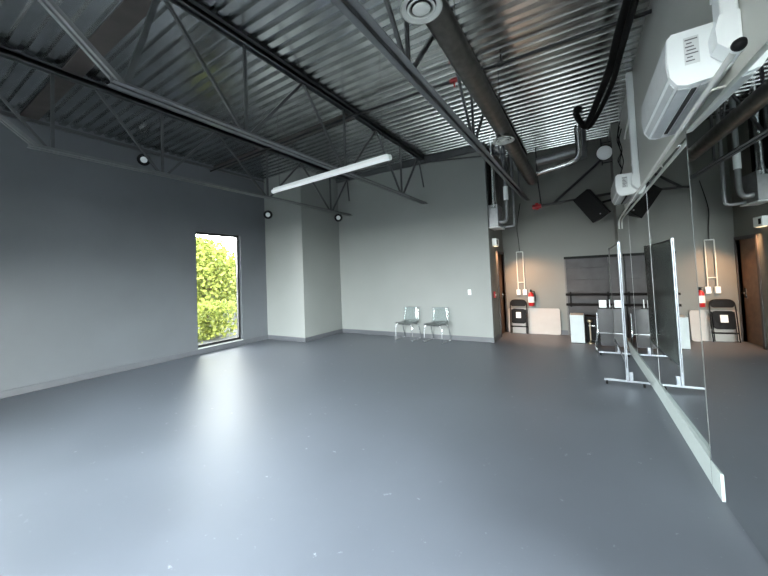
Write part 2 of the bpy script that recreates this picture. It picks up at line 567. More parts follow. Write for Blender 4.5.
# ------------------------------------------------------------------ roof joists
ZC = 3.44
def joist(X, label, y_end, ZT=ZT):
    t = thing('roof_joist', label, 'joist', (X, 4, ZC), 'open-web roof joists')
    zt0 = ZT - .10
    def angle(mb, side, y0, y1, z, flip=1):
        x = X + side * .014
        mb.box((min(x, x + side * .058), y0, z), (max(x, x + side * .058), y1, z + .006))
        mb.box((min(x, x + side * .006), y0, z if flip > 0 else z - .05), (max(x, x + side * .006), y1, z + (.05 if flip > 0 else .006)))
    mb = MB()
    for s in (-1, 1): angle(mb, s, -.1, y_end + .0, ZT - .008, -1)
    mb.box((X - .05, -.1, ZT - .09), (X + .05, y_end, ZT - .075))
    mb.box((X - .02, -.1, ZT - .09), (X + .02, y_end, ZT - .002))
    mb.build('top_chord', 'joist', t)
    for s in (-1, 1):
        mb = MB(); angle(mb, s, 1.25, y_end, ZC)
        mb.build('bottom_chord', 'chord', t)
        mb = MB()
        x = X + s * .035
        mb.bar((x, 1.32, ZC + .02), (x, .05, ZT - .06), .035, .04)
        mb.build('end_strut', 'chord', t)
    bots = [2.62, 4.60, 6.65] if X > -5 else [2.80, 4.92, 7.03]
    tops = [1.66, 3.62, 5.65, 7.6] if X > -5 else [1.92, 3.75, 5.95, 7.8]
    zb, zt = ZC + .03, ZT - .08
    segs = [('web_brace', (tops[0], zt), (1.36, zb), .05)] if X > -5 else [('web_post', (1.47, zt), (1.47, zb), .036), ('web_brace', (.6, zt), (1.42, zb), .03)]
    for i, b in enumerate(bots):
        segs.append(('web_post', (b, zt), (b, zb), .036))
        segs.append(('web_brace', (tops[i], zt), (b - .05, zb), .036))
        segs.append(('web_brace', (tops[i + 1], zt), (b + .06, zb), .036))
    segs.append(('web_brace', (tops[3], zt), (min(y_end, 7.9) - .03, zb + .4), .03))
    if y_end > 8.2: segs.append(('web_post', (8.2, zt), (8.2, zb), .036))
    for nm, (ya, za), (yb, zb_), wd in segs:
        MB().bar((X, ya, za), (X, yb, zb_), wd, wd * .8, (1, 0, 0)).build(nm, 'joist', t)
    return t
joist(-5.895, 'dark steel roof joist nearest the dark left wall', YB - .01, ZT - .08)
joist(-3.495, 'dark steel roof joist crossing behind the hanging tube light', YB - .01)
joist(-1.256, 'dark steel roof joist running beside the round ceiling duct', 9.40)

# girder that carries the joists, above the viewer
mb = MB().box((XL, -.12, ZT - .55), (wall_x(0), .12, ZT - .53)).box((XL, -.12, ZT - .115), (wall_x(0), .12, ZT - .101)).box((XL, -.01, ZT - .53), (wall_x(0), .01, ZT - .115))
tag(mb.build('roof_girder', 'joist'), 'deep dark steel girder carrying the near ends of the joists', 'girder', kind='structure')
# bridging straps across the joists
for (yy, lab) in ((1.66, 'wide brown steel bridging strap across the joists at the near end'), (4.98, 'wide brown steel bridging strap across the joists by the sprinkler pipe')):
    x1 = -3.56
    t = tag(MB().add([(XL, yy - .11, ZT - .014 - DROP), (XL, yy + .11, ZT - .014 - DROP), (x1, yy + .11, ZT - .012), (x1, yy - .11, ZT - .012), (XL, yy - .11, ZT - .004 - DROP), (XL, yy + .11, ZT - .004 - DROP), (x1, yy + .11, ZT - .002), (x1, yy - .11, ZT - .002)], [(3, 2, 1, 0), (4, 5, 6, 7), (0, 1, 5, 4), (1, 2, 6, 5), (2, 3, 7, 6), (3, 0, 4, 7)]).build('bridging_strap', 'brown'), lab, 'strap', 'bridging straps')
# sprinkler pipe
t = thing('sprinkler_pipe', 'thin black sprinkler pipe crossing the ceiling to the mirror wall', 'pipe', (-3, 4.85, ZT - .1))
MB().tube([(XL, 4.80, ZT - .135 - DROP), (-3.5, 4.80, ZT - .135), (wall_x(4.8), 4.80, ZT - .135)], .024).build('pipe_run', 'pipe_black', t)
MB().tube([(-1.62, 4.80, ZT - .135), (-1.50, 4.80, ZT - .135)], .034).tube([(-1.56, 4.80, ZT - .135), (-1.56, 4.80, ZT - .24)], .014).build('red_coupling', 'red', t)
MB().tube([(-.92, 4.80, ZT - .135), (-.84, 4.80, ZT - .135)], .036).tube([(-.88, 4.80, ZT - .11), (-.88, 4.80, ZT)], .012).build('pipe_hanger', 'pipe_black', t)
# second thin rod near the far end of the room under the deck
tag(MB().box((XB, YB - .05, ZT - .17), (XC, YB - .002, ZT - .01)).build('wall_angle', 'joist'), 'dark steel angle along the top of the back wall', 'angle')
tag(MB().bar((-3.495, YB - .06, ZT - .15), (-1.256, YB + .0, 4.28), .03, .03).build('brace_rod', 'joist'), 'thin dark brace running from joist end across the back wall top', 'brace')
tag(MB().box((XL + .002, YR, 4.43), (XL + .05, YBUMP, 4.445)).box((XL + .002, YR, 4.43), (XL + .008, YBUMP, 4.50)).build('ledger_angle', 'joist'), 'thin steel ledger angle along the top of the dark wall', 'angle')

# ------------------------------------------------------------------ ducts
t = thing('round_duct', 'long round spiral duct beside the joist, hung below the deck', 'duct', (-1.02, 4.5, 3.8))
mb = MB()
def dz_(y): return 3.93 - .030 * (y - 1.5)
n = 150
pts = [(-1.0, .2 + (8.45 - .2) * i / n, dz_(.2 + (8.45 - .2) * i / n)) for i in range(n + 1)]
mb.tube(pts, .115, 20, rs=[.115 + (.004 if i % 3 == 0 else 0) for i in range(n + 1)])
mb.build('duct_tube', 'duct', t)
for yy in (1.2, 3.2, 5.2, 7.2):
    MB().tube([(-1.0, yy, dz_(yy) + .11), (-1.0, yy, ZT)], .006, 6).build('hanger_rod', 'pipe_black', t)
def diffuser(y, label):
    zt = dz_(y) - .11
    t = thing('ceiling_diffuser', label, 'diffuser', (-1.0, y, zt - .07), 'round duct diffusers')
    MB().lathe([(.09, .08), (.09, .0)], (0, 0, 0)).build('neck', 'steel', t, False)
    MB().lathe([(.09, .03), (.15, .0), (.165, -.012), (.15, -.014), (.12, .004), (.118, .004)], (0, 0, 0), n=36).build('outer_ring', 'white_dirty', t, False)
    MB().lathe([(.1, -.002), (.112, -.014), (.1, -.02), (.082, -.004), (.1, -.002)], (0, 0, 0), n=36).build('middle_ring', 'white_dirty', t, False)
    MB().lathe([(.062, -.004), (.072, -.018), (.06, -.026), (.03, -.03), (0, -.031)], (0, 0, 0), n=36).build('centre_cone', 'white_dirty', t, False)
    MB().lathe([(.118, .01), (0, .01)], (0, 0, 0), n=36).build('throat', 'grille', t, False)
    return t
diffuser(2.36, 'round white ring diffuser under the duct at the picture top')
diffuser(5.3, 'small-looking round diffuser under the duct far end by the back wall')

# pair of small ducts in the alcove
t = thing('vent_duct', 'shiny thin vent duct turning up into the deck in the alcove', 'duct', (-.5, 8.3, 3.9))
pts = smooth_path([(-.875, 8.35, 3.84), (-.7, 8.32, 3.86), (-.2, 8.3, 3.93), (-.06, 8.3, 4.02), (-.03, 8.3, 4.2), (-.03, 8.3, ZT + .02)], 8)
MB().tube(pts, .065, 16).build('duct_tube', 'steel', t)
t = thing('vent_duct', 'dull grey duct above the shiny one in the alcove', 'duct', (-.5, 8.6, 4.2))
MB().tube([(-.9, 8.6, 4.17), (.0, 8.6, 4.24)], .095, 16).build('duct_tube', 'metal_grey', t)
MB().tube([(.02, 8.6, 4.06), (.02, 8.6, ZT + .02)], .1, 16).build('riser', 'metal_grey', t)

# ------------------------------------------------------------------ hanging tube light
t = thing('tube_light', 'long white tube light hanging on wires below the joists', 'lamp', (-3.4, 3.9, 3.2))
A, B = Vector((-4.62, 4.0, 3.2)), Vector((-2.18, 3.8, 3.2))
d = (B - A).normalized()
MB().tube([A, B], .034, 16).build('tube', 'tube', t)
for p in (A, B):
    s = 1 if p is B else -1
    MB().tube([p, p + d * s * .04], .037, 16).build('end_cap', 'white', t)
MB().bar(A + Vector((0, 0, .035)), B + Vector((0, 0, .035)), .05, .03).build('housing', 'white', t)
for k in (.06, .97):
    p = A.lerp(B, k)
    MB().tube([p + Vector((0, 0, .04)), (p.x, p.y, ZT + .02)], .0035, 6).build('hanging_wire', 'pipe_black', t)

# ------------------------------------------------------------------ round wall speakers / spots
def spot(loc, aim, label, first=None):
    t = thing('wall_spotlight', label, 'spotlight', loc, 'round black wall spotlights')
    ax = (Vector(aim) - Vector(loc)).normalized()
    MB().lathe([(0, -.10), (.08, -.10), (.115, -.05), (.115, .03), (.105, .035), (.08, .01), (0, .008)], axis=ax).build('housing', 'black', t, False)
    MB().lathe([(0, .012), (.05, .014), (.062, .01)], axis=ax).build('lens', 'white', t, False)
    return t
for loc, aim, wallp, lab in (((-7.5, 6.25, 3.46), (-3, 0, 1.5), (-7.5, YBUMP, 3.5), 'round black spotlight on the boxed-out corner above the window'),
                             ((-6.2, 7.72, 3.40), (-2, 0, 1.2), (XB, 7.8, 3.45), 'round black spotlight in the corner of the back wall'),
                             ((-7.6, 3.26, 4.2), (-3, 0, 1.5), (XL, 3.33, 4.25), 'round black spotlight under the deck on the dark wall')):
    t = spot(loc, aim, lab)
    MB().tube([Vector(loc), wallp], .022, 8).build('bracket', 'black', t)

# ------------------------------------------------------------------ air conditioners on the mirror wall
def aircon(y0, y1, z0, label, xw0, xw1, dep_=.30, ht=.345):
    t = thing('air_conditioner', label, 'air conditioner', ((xw0 + xw1) / 2, (y0 + y1) / 2, z0), 'wall air conditioners')
    def P(y, o, z):
        k = (y - y0) / (y1 - y0)
        return Vector((xw0 + (xw1 - xw0) * k - o, y, z0 + z))
    # section, o = distance from the wall
    sec = [(0, ht), (dep_ * .9, ht), (dep_ * .98, ht * .93), (dep_, ht * .5), (dep_ * .97, ht * .2), (dep_ * .86, ht * .04), (dep_ * .7, .0), (dep_ * .25, .012), (0, .06)]
    n = len(sec)
    mb = MB()
    mb.add([P(y0, o, z) for o, z in sec] + [P(y1, o, z) for o, z in sec],
           [tuple(range(n)), tuple(range(2 * n - 1, n - 1, -1))] + [(i, (i + 1) % n, n + (i + 1) % n, n + i) for i in range(n)])
    mb.build('body', 'white', t)
    # front panel, slightly proud, ends inset
    def slab(pts, y_a, y_b, off, nm, mat):
        m = MB()
        q = len(pts)
        a = [P(y_a, o + off[0], z + off[1]) for o, z in pts]; b = [P(y_b, o + off[0], z + off[1]) for o, z in pts]
        m.add(a + b, [tuple(range(q)), tuple(range(2 * q - 1, q - 1, -1))] + [(i, (i + 1) % q, q + (i + 1) % q, q + i) for i in range(q)])
        return m.build(nm, mat, t)
    slab([(dep_ * .97, ht * .92), (dep_ * 1.0, ht * .5), (dep_ * .97, ht * .24), (dep_ * .93, ht * .24), (dep_ * .95, ht * .92)], y0 + .02, y1 - .02, (.006, 0), 'front_panel', 'vane')
    slab([(dep_ * .95, ht * .17), (dep_ * .88, ht * .06), (dep_ * .86, ht * .08), (dep_ * .93, ht * .19)], y0 + .05, y1 - .05, (.002, -.004), 'upper_louvre', 'vane')
    slab([(dep_ * .83, .004), (dep_ * .62, -.003), (dep_ * .62, .012), (dep_ * .83, .018)], y0 + .05, y1 - .05, (0, -.004), 'air_slot', 'vane')
    slab([(dep_ * .58, -.002), (dep_ * .50, -.001), (dep_ * .50, .012), (dep_ * .58, .012)], y0 + .08, y1 - .12, (0, -.004), 'dark_slot', 'grille')
    slab([(dep_ * .46, .0), (dep_ * .28, .008), (dep_ * .28, .02), (dep_ * .46, .02)], y0 + .05, y1 - .05, (0, -.004), 'lower_louvre', 'vane')
    # rating label on the end face nearest the viewer
    lb = MB().add([P(y0, o, z) + Vector((0, -.002, 0)) for o, z in ((dep_ * .72, ht * .86), (dep_ * .48, ht * .86), (dep_ * .48, ht * .36), (dep_ * .72, ht * .36))], [(0, 1, 2, 3)]).build('rating_label', 'label', t)
    mb = MB()
    for k in range(7):
        z = ht * (.82 - .064 * k)
        o1 = dep_ * (.70 - .02 * (k % 2)); o2 = dep_ * (.50 + .05 * ((k * 3) % 4) * .6)
        mb.add([P(y0, o, zz) + Vector((0, -.004, 0)) for o, zz in ((o1, z), (o2, z), (o2, z - .008), (o1, z - .008))], [(0, 1, 2, 3)])
    mb.build('label_print', 'ink', lb)
    return t
aircon(2.76, 3.80, 2.76, 'large white air conditioner above the mirror at the picture top, nearest the viewer', wall_x(2.76), wall_x(3.78))
aircon(6.50, 7.5, 2.76, 'smaller-looking white air conditioner farther along the mirror wall', wall_x(6.55), wall_x(7.5))
# line covers
def cover(y, z0, z1, wd, label, bend):
    x = wall_x(y)
    t = thing('line_cover', label, 'pipe cover', (x, y, z0), 'white refrigerant line covers')
    MB().box((x - .085, y - wd / 2, z0 + .12), (x - .004, y + wd / 2, z1), bev=.014).build('cover_channel', 'white', t)
    MB().prism([(x - .09, y - wd / 2 - .004, z0 + .17), (x - .004, y - wd / 2 - .004, z0 + .17), (x - .004, y - wd / 2 - .004, z0 - .06), (x - .05, y - wd / 2 - .004, z0 - .05), (x - .105, y - wd / 2 - .004, z0 + .01), (x - .11, y - wd / 2 - .004, z0 + .1)], (0, wd + .008, 0)).build('elbow', 'white', t)
    MB().box((x - .09, y - wd / 2 - .005, z0 + .32), (x - .003, y + wd / 2 + .005, z0 + .36), bev=.004).build('joint_clip', 'white', t)
cover(2.67, 2.88, ZT - .02, .13, 'white pipe cover rising to the deck from the front air conditioner', .15)
cover(6.42, 2.88, ZT - .02, .13, 'tall white pipe cover rising beside the farther air conditioner', .18)

# ------------------------------------------------------------------ pole above the mirror
t = thing('curtain_pole', 'pale metal pole with black end cap along the mirror top', 'pole', (.6, 4.5, 2.58))
MB().tube([(.695, 2.33, 2.715), (.585, 7.6, 2.58)], .016, 14).build('pole_tube', 'white_dirty', t)
MB().lathe([(0, -.04), (.022, -.036), (.03, -.012), (.03, .0)], (.696, 2.32, 2.716), (0.0, 1, 0)).build('end_cap', 'black', t)
MB().lathe([(.03, .0), (.031, .02), (.018, .04)], (.696, 2.32, 2.716), (0, 1, 0)).build('end_collar', 'white', t)
MB().tube(smooth_path([(.585, 7.58, 2.58), (.575, 8.0, 2.55), (.57, 8.1, 2.48), (.57, 8.1, 2.38)], 5), .012, 8).build('end_hook', 'white_dirty', t)
for yy in (2.9, 4.6, 6.4):
    k = (yy - 2.33) / 5.27
    x = .695 - .11 * k
    z = 2.715 - .135 * k
    MB().tube([(x, yy, z), (x + .01, yy, z + .04), (wall_x(yy), yy, z + .05)], .008, 8).build('bracket', 'white_dirty', t)

# ------------------------------------------------------------------ black hose and cables along the right wall top
t = thing('flexible_hose', 'thick black insulated hose looping under the deck by the mirror wall', 'hose', (.4, 5.5, 4.3))
pts = smooth_path([(.66, 3.0, 4.52), (.60, 3.6, 4.45), (.50, 4.3, 4.38), (.45, 4.9, 4.38), (.40, 5.5, 4.34), (.27, 6.4, 4.32), (.16, 7.0, 4.27), (.09, 7.2, 4.25), (.02, 7.02, 4.3), (-.03, 6.78, 4.34), (-.02, 6.7, 4.40), (.03, 6.78, 4.42)], 8)
MB().tube(pts, .05, 12).build('hose_tube', 'rubber', t)
pts = smooth_path([(.62, 3.0, 4.42), (.58, 3.6, 4.30), (.52, 4.4, 4.26), (.49, 5.1, 4.30), (.44, 5.8, 4.27), (.33, 6.5, 4.25), (.20, 7.05, 4.21), (.13, 7.25, 4.22)], 8)
MB().tube(pts, .035, 10).build('cable_bundle', 'rubber', t)
t = thing('wall_conduit', 'thin grey conduit with loose cables high on the mirror wall', 'conduit', (wall_x(6.8), 6.8, 3.8))
x = wall_x(6.9)
MB().tube([(x - .03, 6.75, ZT - .02), (x - .03, 6.75, 4.1), (x - .035, 7.6, 4.0)], .018, 8).build('conduit_tube', 'white_dirty', t)
for k, (a, b) in enumerate((((8.0, 4.5), (8.3, 3.6)), ((8.2, 4.45), (8.5, 3.7)), ((7.9, 4.3), (8.2, 3.3)))):
    xx = wall_x(8.3)
    MB().tube(smooth_path([(xx - .03, a[0], a[1]), (xx - .08, a[0] + .06, a[1] - .25), (xx - .02, (a[0] + b[0]) / 2, (a[1] + b[1]) / 2 - .1), (xx - .07, b[0], b[1] + .15), (xx - .02, b[0], b[1])], 6), .009, 6).build('loose_cable', 'rubber', t)
# rack of rungs where cables run (ladder bracket)
t = thing('wall_bracket', 'small black ladder bracket behind the round flood lamp', 'bracket', (.575, 8.9, 4.1))
xx = .575
mb = MB()
for z in (3.95, 4.1, 4.25, 4.4): mb.tube([(xx - .18, 8.9, z), (xx, 8.9, z)], .012, 6)
mb.tube([(xx - .18, 8.9, 3.9), (xx - .18, 8.9, 4.5)], .012, 6)
mb.build('rungs', 'pipe_black', t)
# flood lamp
t = thing('flood_lamp', 'round white-faced flood lamp in a black can near the deck', 'lamp', (.44, 8.7, 4.12))
ax = Vector((-.30, -1, -.35)).normalized()
MB().lathe([(0, -.26), (.09, -.25), (.15, -.12), (.165, 0), (.15, .01)], axis=ax).build('can', 'black', t, False)
MB().lathe([(.152, .0), (.14, .03), (.09, .055), (0, .065)], axis=ax).build('lens', 'white', t, False)
MB().tube([(.45, 8.82, 4.16), (.575, 8.9, 4.18)], .02, 8).build('bracket', 'black', t)
# loudspeaker
t = thing('loudspeaker', 'black loudspeaker box tilted down on a wall bracket in the alcove', 'speaker', (.17, 8.75, 3.02))
R = Matrix.Rotation(math.radians(-33), 3, 'Y') @ Matrix.Rotation(math.radians(-25), 3, 'Z')
mb = MB()
poly = [(-.19, -.17), (.19, -.17), (.12, .16), (-.12, .16)]
vs = [R @ Vector((x, y, z)) for z in (-.33, .33) for x, y in poly]
mb.add(vs, [(3, 2, 1, 0), (4, 5, 6, 7), (0, 1, 5, 4), (1, 2, 6, 5), (2, 3, 7, 6), (3, 0, 4, 7)])
mb.build('cabinet', 'black', t, False)
MB().add([R @ Vector(p) for p in ((-.17, -.174, -.31), (.17, -.174, -.31), (.17, -.174, .31), (-.17, -.174, .31))], [(0, 1, 2, 3)]).build('grille', 'rubber', t, False)
MB().lathe([(.014, .0), (0, .003)], R @ Vector((.05, -.176, -.26)), R @ Vector((0, -1, 0)), 12).build('badge', 'metal_grey', t, False)
MB().tube([(.2, 8.88, 3.05), (.575, 8.92, 3.12)], .024, 8).build('bracket', 'black', t)
# fire pipe with red fitting
t = thing('fire_pipe', 'black fire pipe with a red fitting crossing the alcove', 'pipe', (-.3, 9.0, 3.2))
MB().tube([(-1.0, 9.05, 3.2), (.575 - .0, 9.05, 3.28)], .03, 10).build('pipe_run', 'pipe_black', t)
MB().tube([(-1.1, 9.05, 3.19), (-.9, 9.05, 3.20)], .055, 12).tube([(-1.0, 9.05, 3.12), (-1.0, 9.05, 3.28)], .04, 10).build('red_fitting', 'red', t)
MB().tube([(-.9, 9.05, 3.2), (-.95, 9.0, 3.9), (-.95, 9.0, ZT - .004)], .016, 8).build('drop_rod', 'pipe_black', t)
tag(MB().tube([(-.62, 9.15, 3.25), (.45, 9.15, 4.15)], .03, 8).build('diagonal_pipe', 'pipe_black'), 'black pipe slanting up from fire pipe to flood lamp', 'pipe')

# ------------------------------------------------------------------ heater assembly on alcove side wall
t = thing('water_heater', 'grey wall box with pale pipes above the alcove door', 'water heater', (XC, 8.25, 2.66))
MB().box((XC + .002, 8.02, 2.68), (XC + .22, 8.5, 3.2), bev=.012).build('case', 'metal_grey', t)
MB().box((XC + .0, 7.98, 2.655), (XC + .25, 8.54, 2.675)).build('base_flange', 'white', t)
MB().tube([(XC + .12, 8.1, 3.12), (XC + .12, 8.1, 3.28), (XC + .12, 8.12, ZT)], .05, 14, rs=[.1, .06, .05]).build('flue', 'steel', t)
MB().tube(smooth_path([(XC + .2, 8.15, 2.8), (XC + .34, 8.17, 2.80), (XC + .38, 8.2, 2.95), (XC + .38, 8.2, 3.4), (XC + .38, 8.2, ZT)], 5), .045, 12).build('gas_pipe', 'metal_grey', t)
MB().tube([(XC + .38, 8.2, 3.3), (XC + .38, 8.2, 3.62)], .055, 12).build('white_sleeve', 'white', t)
MB().tube(smooth_path([(XC + .14, 8.4, 2.72), (XC + .44, 8.42, 2.70), (XC + .5, 8.42, 2.82), (XC + .5, 8.42, 3.3), (XC + .5, 8.42, ZT)], 5), .03, 10).build('water_pipe', 'metal_grey', t)
tag(MB().box((XC + .001, 7.94 + .1, 3.2), (XC + .02, 8.6, ZT - .02)).build('shade_sheet', 'black'), 'black sheet standing in for the dark shadow on the alcove side wall above the grey heater box', 'sheet')  # added black sheet in place of the dark shadow column
# warm wall light box
t = thing('wall_light', 'small white light box below the grey heater, glowing warm on the door', 'lamp', (XC, 8.4, 2.25))
MB().box((XC + .002, 8.24, 2.25), (XC + .10, 8.52, 2.43), bev=.01).build('case', 'white', t)
MB().box((XC + .02, 8.28, 2.242), (XC + .085, 8.48, 2.252)).build('lamp_lens', 'bulb', t)
MB().box((XC + .098, 8.27, 2.29), (XC + .104, 8.35, 2.39)).build('test_button', 'black', t)
pl = bpy.data.lights.new('wall_light_glow', 'SPOT'); pl.energy = 150; pl.color = (1, .52, .26); pl.shadow_soft_size = .05
pl.spot_size = math.radians(95); pl.spot_blend = .8
po = bpy.data.objects.new('wall_light_glow', pl); sc.collection.objects.link(po); po.location = (XC + .07, 8.5, 2.22)
po.rotation_euler = Vector((-.5, -.5, 1)).to_track_quat('Z', 'Y').to_euler()
# red pull station
t = thing('fire_alarm_pull', 'small red fire alarm pull box beside the alcove door', 'alarm', (XC, 8.15, 1.08))
MB().box((XC + .001, 8.11, 1.01), (XC + .04, 8.2, 1.16), bev=.006).build('case', 'red', t)
MB().box((XC + .04, 8.125, 1.07), (XC + .05, 8.185, 1.09)).build('pull_bar', 'white', t)

# ------------------------------------------------------------------ far wall things
t = thing('outlet_conduit', 'pair of pale conduits running down to white outlet boxes on the far wall', 'conduit', (-1.52, YF, 1.0))
for x in (-1.60, -1.445):
    MB().tube([(x, YF - .03, 1.12), (x, YF - .03, 2.12), ], .013, 8).build('conduit_tube', 'white_dirty', t)
    MB().box((x - .045, YF - .05, .99), (x + .045, YF - .001, 1.13), bev=.006).build('outlet_box', 'white', t)
MB().tube([(-1.60, YF - .03, 2.12), (-1.445, YF - .03, 2.12)], .013, 8).build('conduit_bend', 'white_dirty', t)
MB().tube([(-1.60, YF - .025, 1.32), (-1.445, YF - .025, 1.32)], .01, 8).build('clamp', 'white_dirty', t)
MB().tube(smooth_path([(-1.52, YF - .03, 2.12), (-1.53, YF - .03, 2.4), (-1.55, YF - .03, 2.8), (-1.44, YF - .03, 3.4)], 5), .008, 6).build('feed_cable', 'rubber', t)

t = thing('fire_extinguisher', 'red fire extinguisher with white label on the far wall', 'fire extinguisher', (-1.29, YF - .09, .71))
MB().lathe([(0, 0), (.06, .0), (.072, .015), (.072, .28), (.05, .33), (.022, .345), (.02, .37)], n=24).build('cylinder', 'red', t, False)
MB().lathe([(.0735, .09), (.0735, .24)], n=24).build('label_band', 'paper', t, False)
MB().box((-.02, -.025, .36), (.02, .025, .40)).box((-.015, -.10, .405), (.015, .02, .42)).box((-.012, -.09, .375), (.012, -.02, .387)).build('valve_handle', 'black', t, False)
MB().tube(smooth_path([(.02, 0, .38), (.08, 0, .36), (.095, -.01, .25), (.085, -.01, .12)], 5), .011, 8).build('hose', 'rubber', t, False)
MB().box((-.03, .074, .1), (.03, .089, .34)).build('wall_hook', 'metal_grey', t, False)

def round_rect(x0, x1, z0, z1, r, n=5):
    p = []
    for cx, cz, a0 in ((x1 - r, z1 - r, 0), (x0 + r, z1 - r, 90), (x0 + r, z0 + r, 180), (x1 - r, z0 + r, 270)):
        for k in range(n + 1):
            a = math.radians(a0 + 90 * k / n)
            p.append((cx + r * math.cos(a), cz + r * math.sin(a)))
    return p
# folded table leaning on the wall
t = thing('folding_table', 'cream folded table leaning on the far wall behind the black folding chair', 'table', (-1.25, YF - .08, 0))
lean = math.radians(5)
def LP(x, z, o=0, base=YF - .10): return Vector((x, base + z * math.sin(lean) - o * math.cos(lean), z * math.cos(lean) + o * math.sin(lean) * 0))
poly = round_rect(-1.88, -.655, .003, .645, .05)
MB().prism([LP(x, z) for x, z in poly], (0, .035, 0)).build('tabletop', 'table', t)
for x in (-1.7, -.85):
    MB().tube([(x, YF - .055, .1), (x, YF - .015, .55)], .011, 8).build('leg', 'metal_grey', t)

# folding chair, closed
t = thing('folding_chair', 'closed black folding chair with a white label leaning on the cream table', 'chair', (-1.6, YF - .2, 0))
l2 = math.radians(6)
def CP(x, z, o=0): return Vector((x, YF - .225 + z * math.sin(l2) - o, z * math.cos(l2)))
x0, x1 = -1.81, -1.40
outer = [CP(x0, .011), CP(x0, .40), CP(x0 + .005, .74), CP(x0 + .03, .83), CP(x0 + .09, .865), CP((x0 + x1) / 2, .87), CP(x1 - .09, .865), CP(x1 - .03, .83), CP(x1 - .005, .74), CP(x1, .40), CP(x1, .011)]
MB().tube(smooth_path(outer, 4), .013, 8).build('main_frame', 'black', t)
MB().prism([CP(x, z, .012) for x, z in round_rect(x0 + .02, x1 - .02, .71, .86, .05)], (0, .014, 0)).build('backrest', 'black', t)
st = MB().prism([CP(x, z, .02) for x, z in round_rect(x0 + .03, x1 - .03, .27, .64, .06)], (0, .02, 0)).build('seat', 'black', t)
MB().prism([CP(x, z, .024) for x, z in round_rect(-1.665, -1.545, .41, .56, .004)], (0, .003, 0)).build('white_label', 'paper', st)
MB().tube([CP(x0, .19, 0), CP(x1, .19, 0)], .016, 8).build('crossbar', 'black', t)
for x in (x0 + .03, x1 - .03):
    MB().tube([CP(x, .02, -.012), CP(x, .62, -.012)], .010, 8).build('rear_leg', 'black', t)

# plank panels
def planks(xa, xb, z1, mat, label, y, joints, trim):
    t = thing('plank_panel', label, 'panel', ((xa + xb) / 2, y, 0), 'grey plank wall panels')
    zs = [0.0] + joints + [z1]
    mb = MB()
    for a, b in zip(zs[:-1], zs[1:]):
        mb.box((xa, y, a + .004), (xb, y + .022, b - .004), bev=.003)
    mb.box((xa, y + .012, 0), (xb, y + .03, z1))
    mb.build('planks', mat, t)
    if trim:
        MB().box((xa - .03, y - .015, z1 - .03), (xb + .02, y + .03, z1 + .03)).build('top_trim', 'black', t)
        MB().box((xa - .03, y - .01, 0), (xa, y + .03, z1 - .03)).build('side_trim', 'plank2', t)
    return t
planks(-.47, .40, 1.89, 'plank', 'tall dark grey plank panel with black top trim on the far wall', YF - .07, [.25, .5, .78, 1.06, 1.36, 1.64], True)
planks(.42, .57, 1.83, 'plank2', 'narrow lighter grey plank panel in the corner beside the dark panel', YF - .05, [.25, .5, .78, 1.06, 1.36, 1.64], False)
t = thing('ballet_barre', 'double black ballet barre fixed across the plank panels', 'barre', (0, YF - .2, .76))
for z in (.765, 1.005):
    MB().tube([(-.50, YF - .19, z), (.56, YF - .19, z)], .028, 12).build('rail', 'black', t)
for x in (-.40, .36):
    MB().tube([(x, YF - .19, .765), (x, YF - .09, .765)], .012, 8).tube([(x, YF - .19, 1.005), (x, YF - .09, 1.005)], .012, 8).box((x - .02, YF - .095, .7), (x + .02, YF - .08, 1.06)).build('bracket', 'black', t)

# white box + black case + stool legs
t = thing('storage_box', 'white upright storage box on the floor in front of the plank panel', 'box', (-.27, 8.6, 0))
MB().box((-.405, 8.43, .012), (-.14, 8.78, .615), bev=.008).build('body', 'box_white', t)
MB().box((-.395, 8.435, 0), (-.15, 8.775, .014)).build('plinth', 'black', t)
t = thing('equipment_case', 'black equipment case on the floor right of the white box', 'case', (.03, 8.75, 0))
MB().box((-.125, 8.66, .03), (.2, 9.0, .56), bev=.01).build('shell', 'black', t)
for x in (-.09, .16):
    MB().lathe([(0, 0), (.03, 0), (.03, .03), (0, .032)], (x, 8.72, 0), n=12).build('foot', 'rubber', t)
MB().box((-.06, 8.64, .35), (.06, 8.66, .37)).build('handle', 'steel', t)
t = thing('microphone_stand', 'short brass-coloured stand in front of the black case', 'stand', (-.035, 8.5, 0))
MB().lathe([(0, 0), (.075, 0), (.075, .015), (.02, .03), (.013, .05)], (-.035, 8.52, 0), n=20).build('base', 'brass', t)
MB().tube([(-.035, 8.52, .04), (-.035, 8.52, .46)], .013, 10).build('post', 'brass', t)
MB().lathe([(.013, .44), (.05, .46), (.055, .5), (.03, .52), (0, .52)], (-.035, 8.52, 0), n=20).build('head', 'brass', t)

# flip-top table parked on edge
t = thing('flip_top_table', 'dark flip-top table parked on edge with chrome legs beside the mirror', 'table', (.3, 8.0, 0))
tp = MB().box((.115, 8.0, .33), (.52, 8.035, .81), bev=.006).build('tabletop', 'dark_top', t)
MB().box((.115, 7.985, .315), (.52, 8.04, .335), bev=.004).build('edge_rail', 'chrome', tp)
MB().box((.14, 8.06, .06), (.47, 8.075, .31)).build('modesty_panel', 'dark_top', t)
for x, s in ((.10, -1), (.53, 1)):
    MB().tube(smooth_path([(x, 8.04, .72), (x, 8.04, .5), (x + s * .01, 8.02, .3), (x + s * .05, 7.9, .09), (x + s * .055, 7.84, .06)], 5), .014, 10).build('leg', 'chrome', t)
    MB().bar((x + s * .04, 7.72, .055), (x + s * .04, 8.3, .055), .03, .02).build('foot', 'chrome', t)
for x in (.06, .57):
    for y in (7.74, 8.28):
        MB().lathe([(0, -.012), (.022, -.012), (.025, 0), (.022, .012), (0, .012)], (x, y, .0255), (1, 0, 0), 14).build('caster', 'rubber', t)
t = thing('desk_router', 'white square device standing on the parked table edge', 'device', (.21, 8.01, .812))
MB().box((.145, 8.0, .827), (.27, 8.03, .975), bev=.006).build('body', 'white', t)
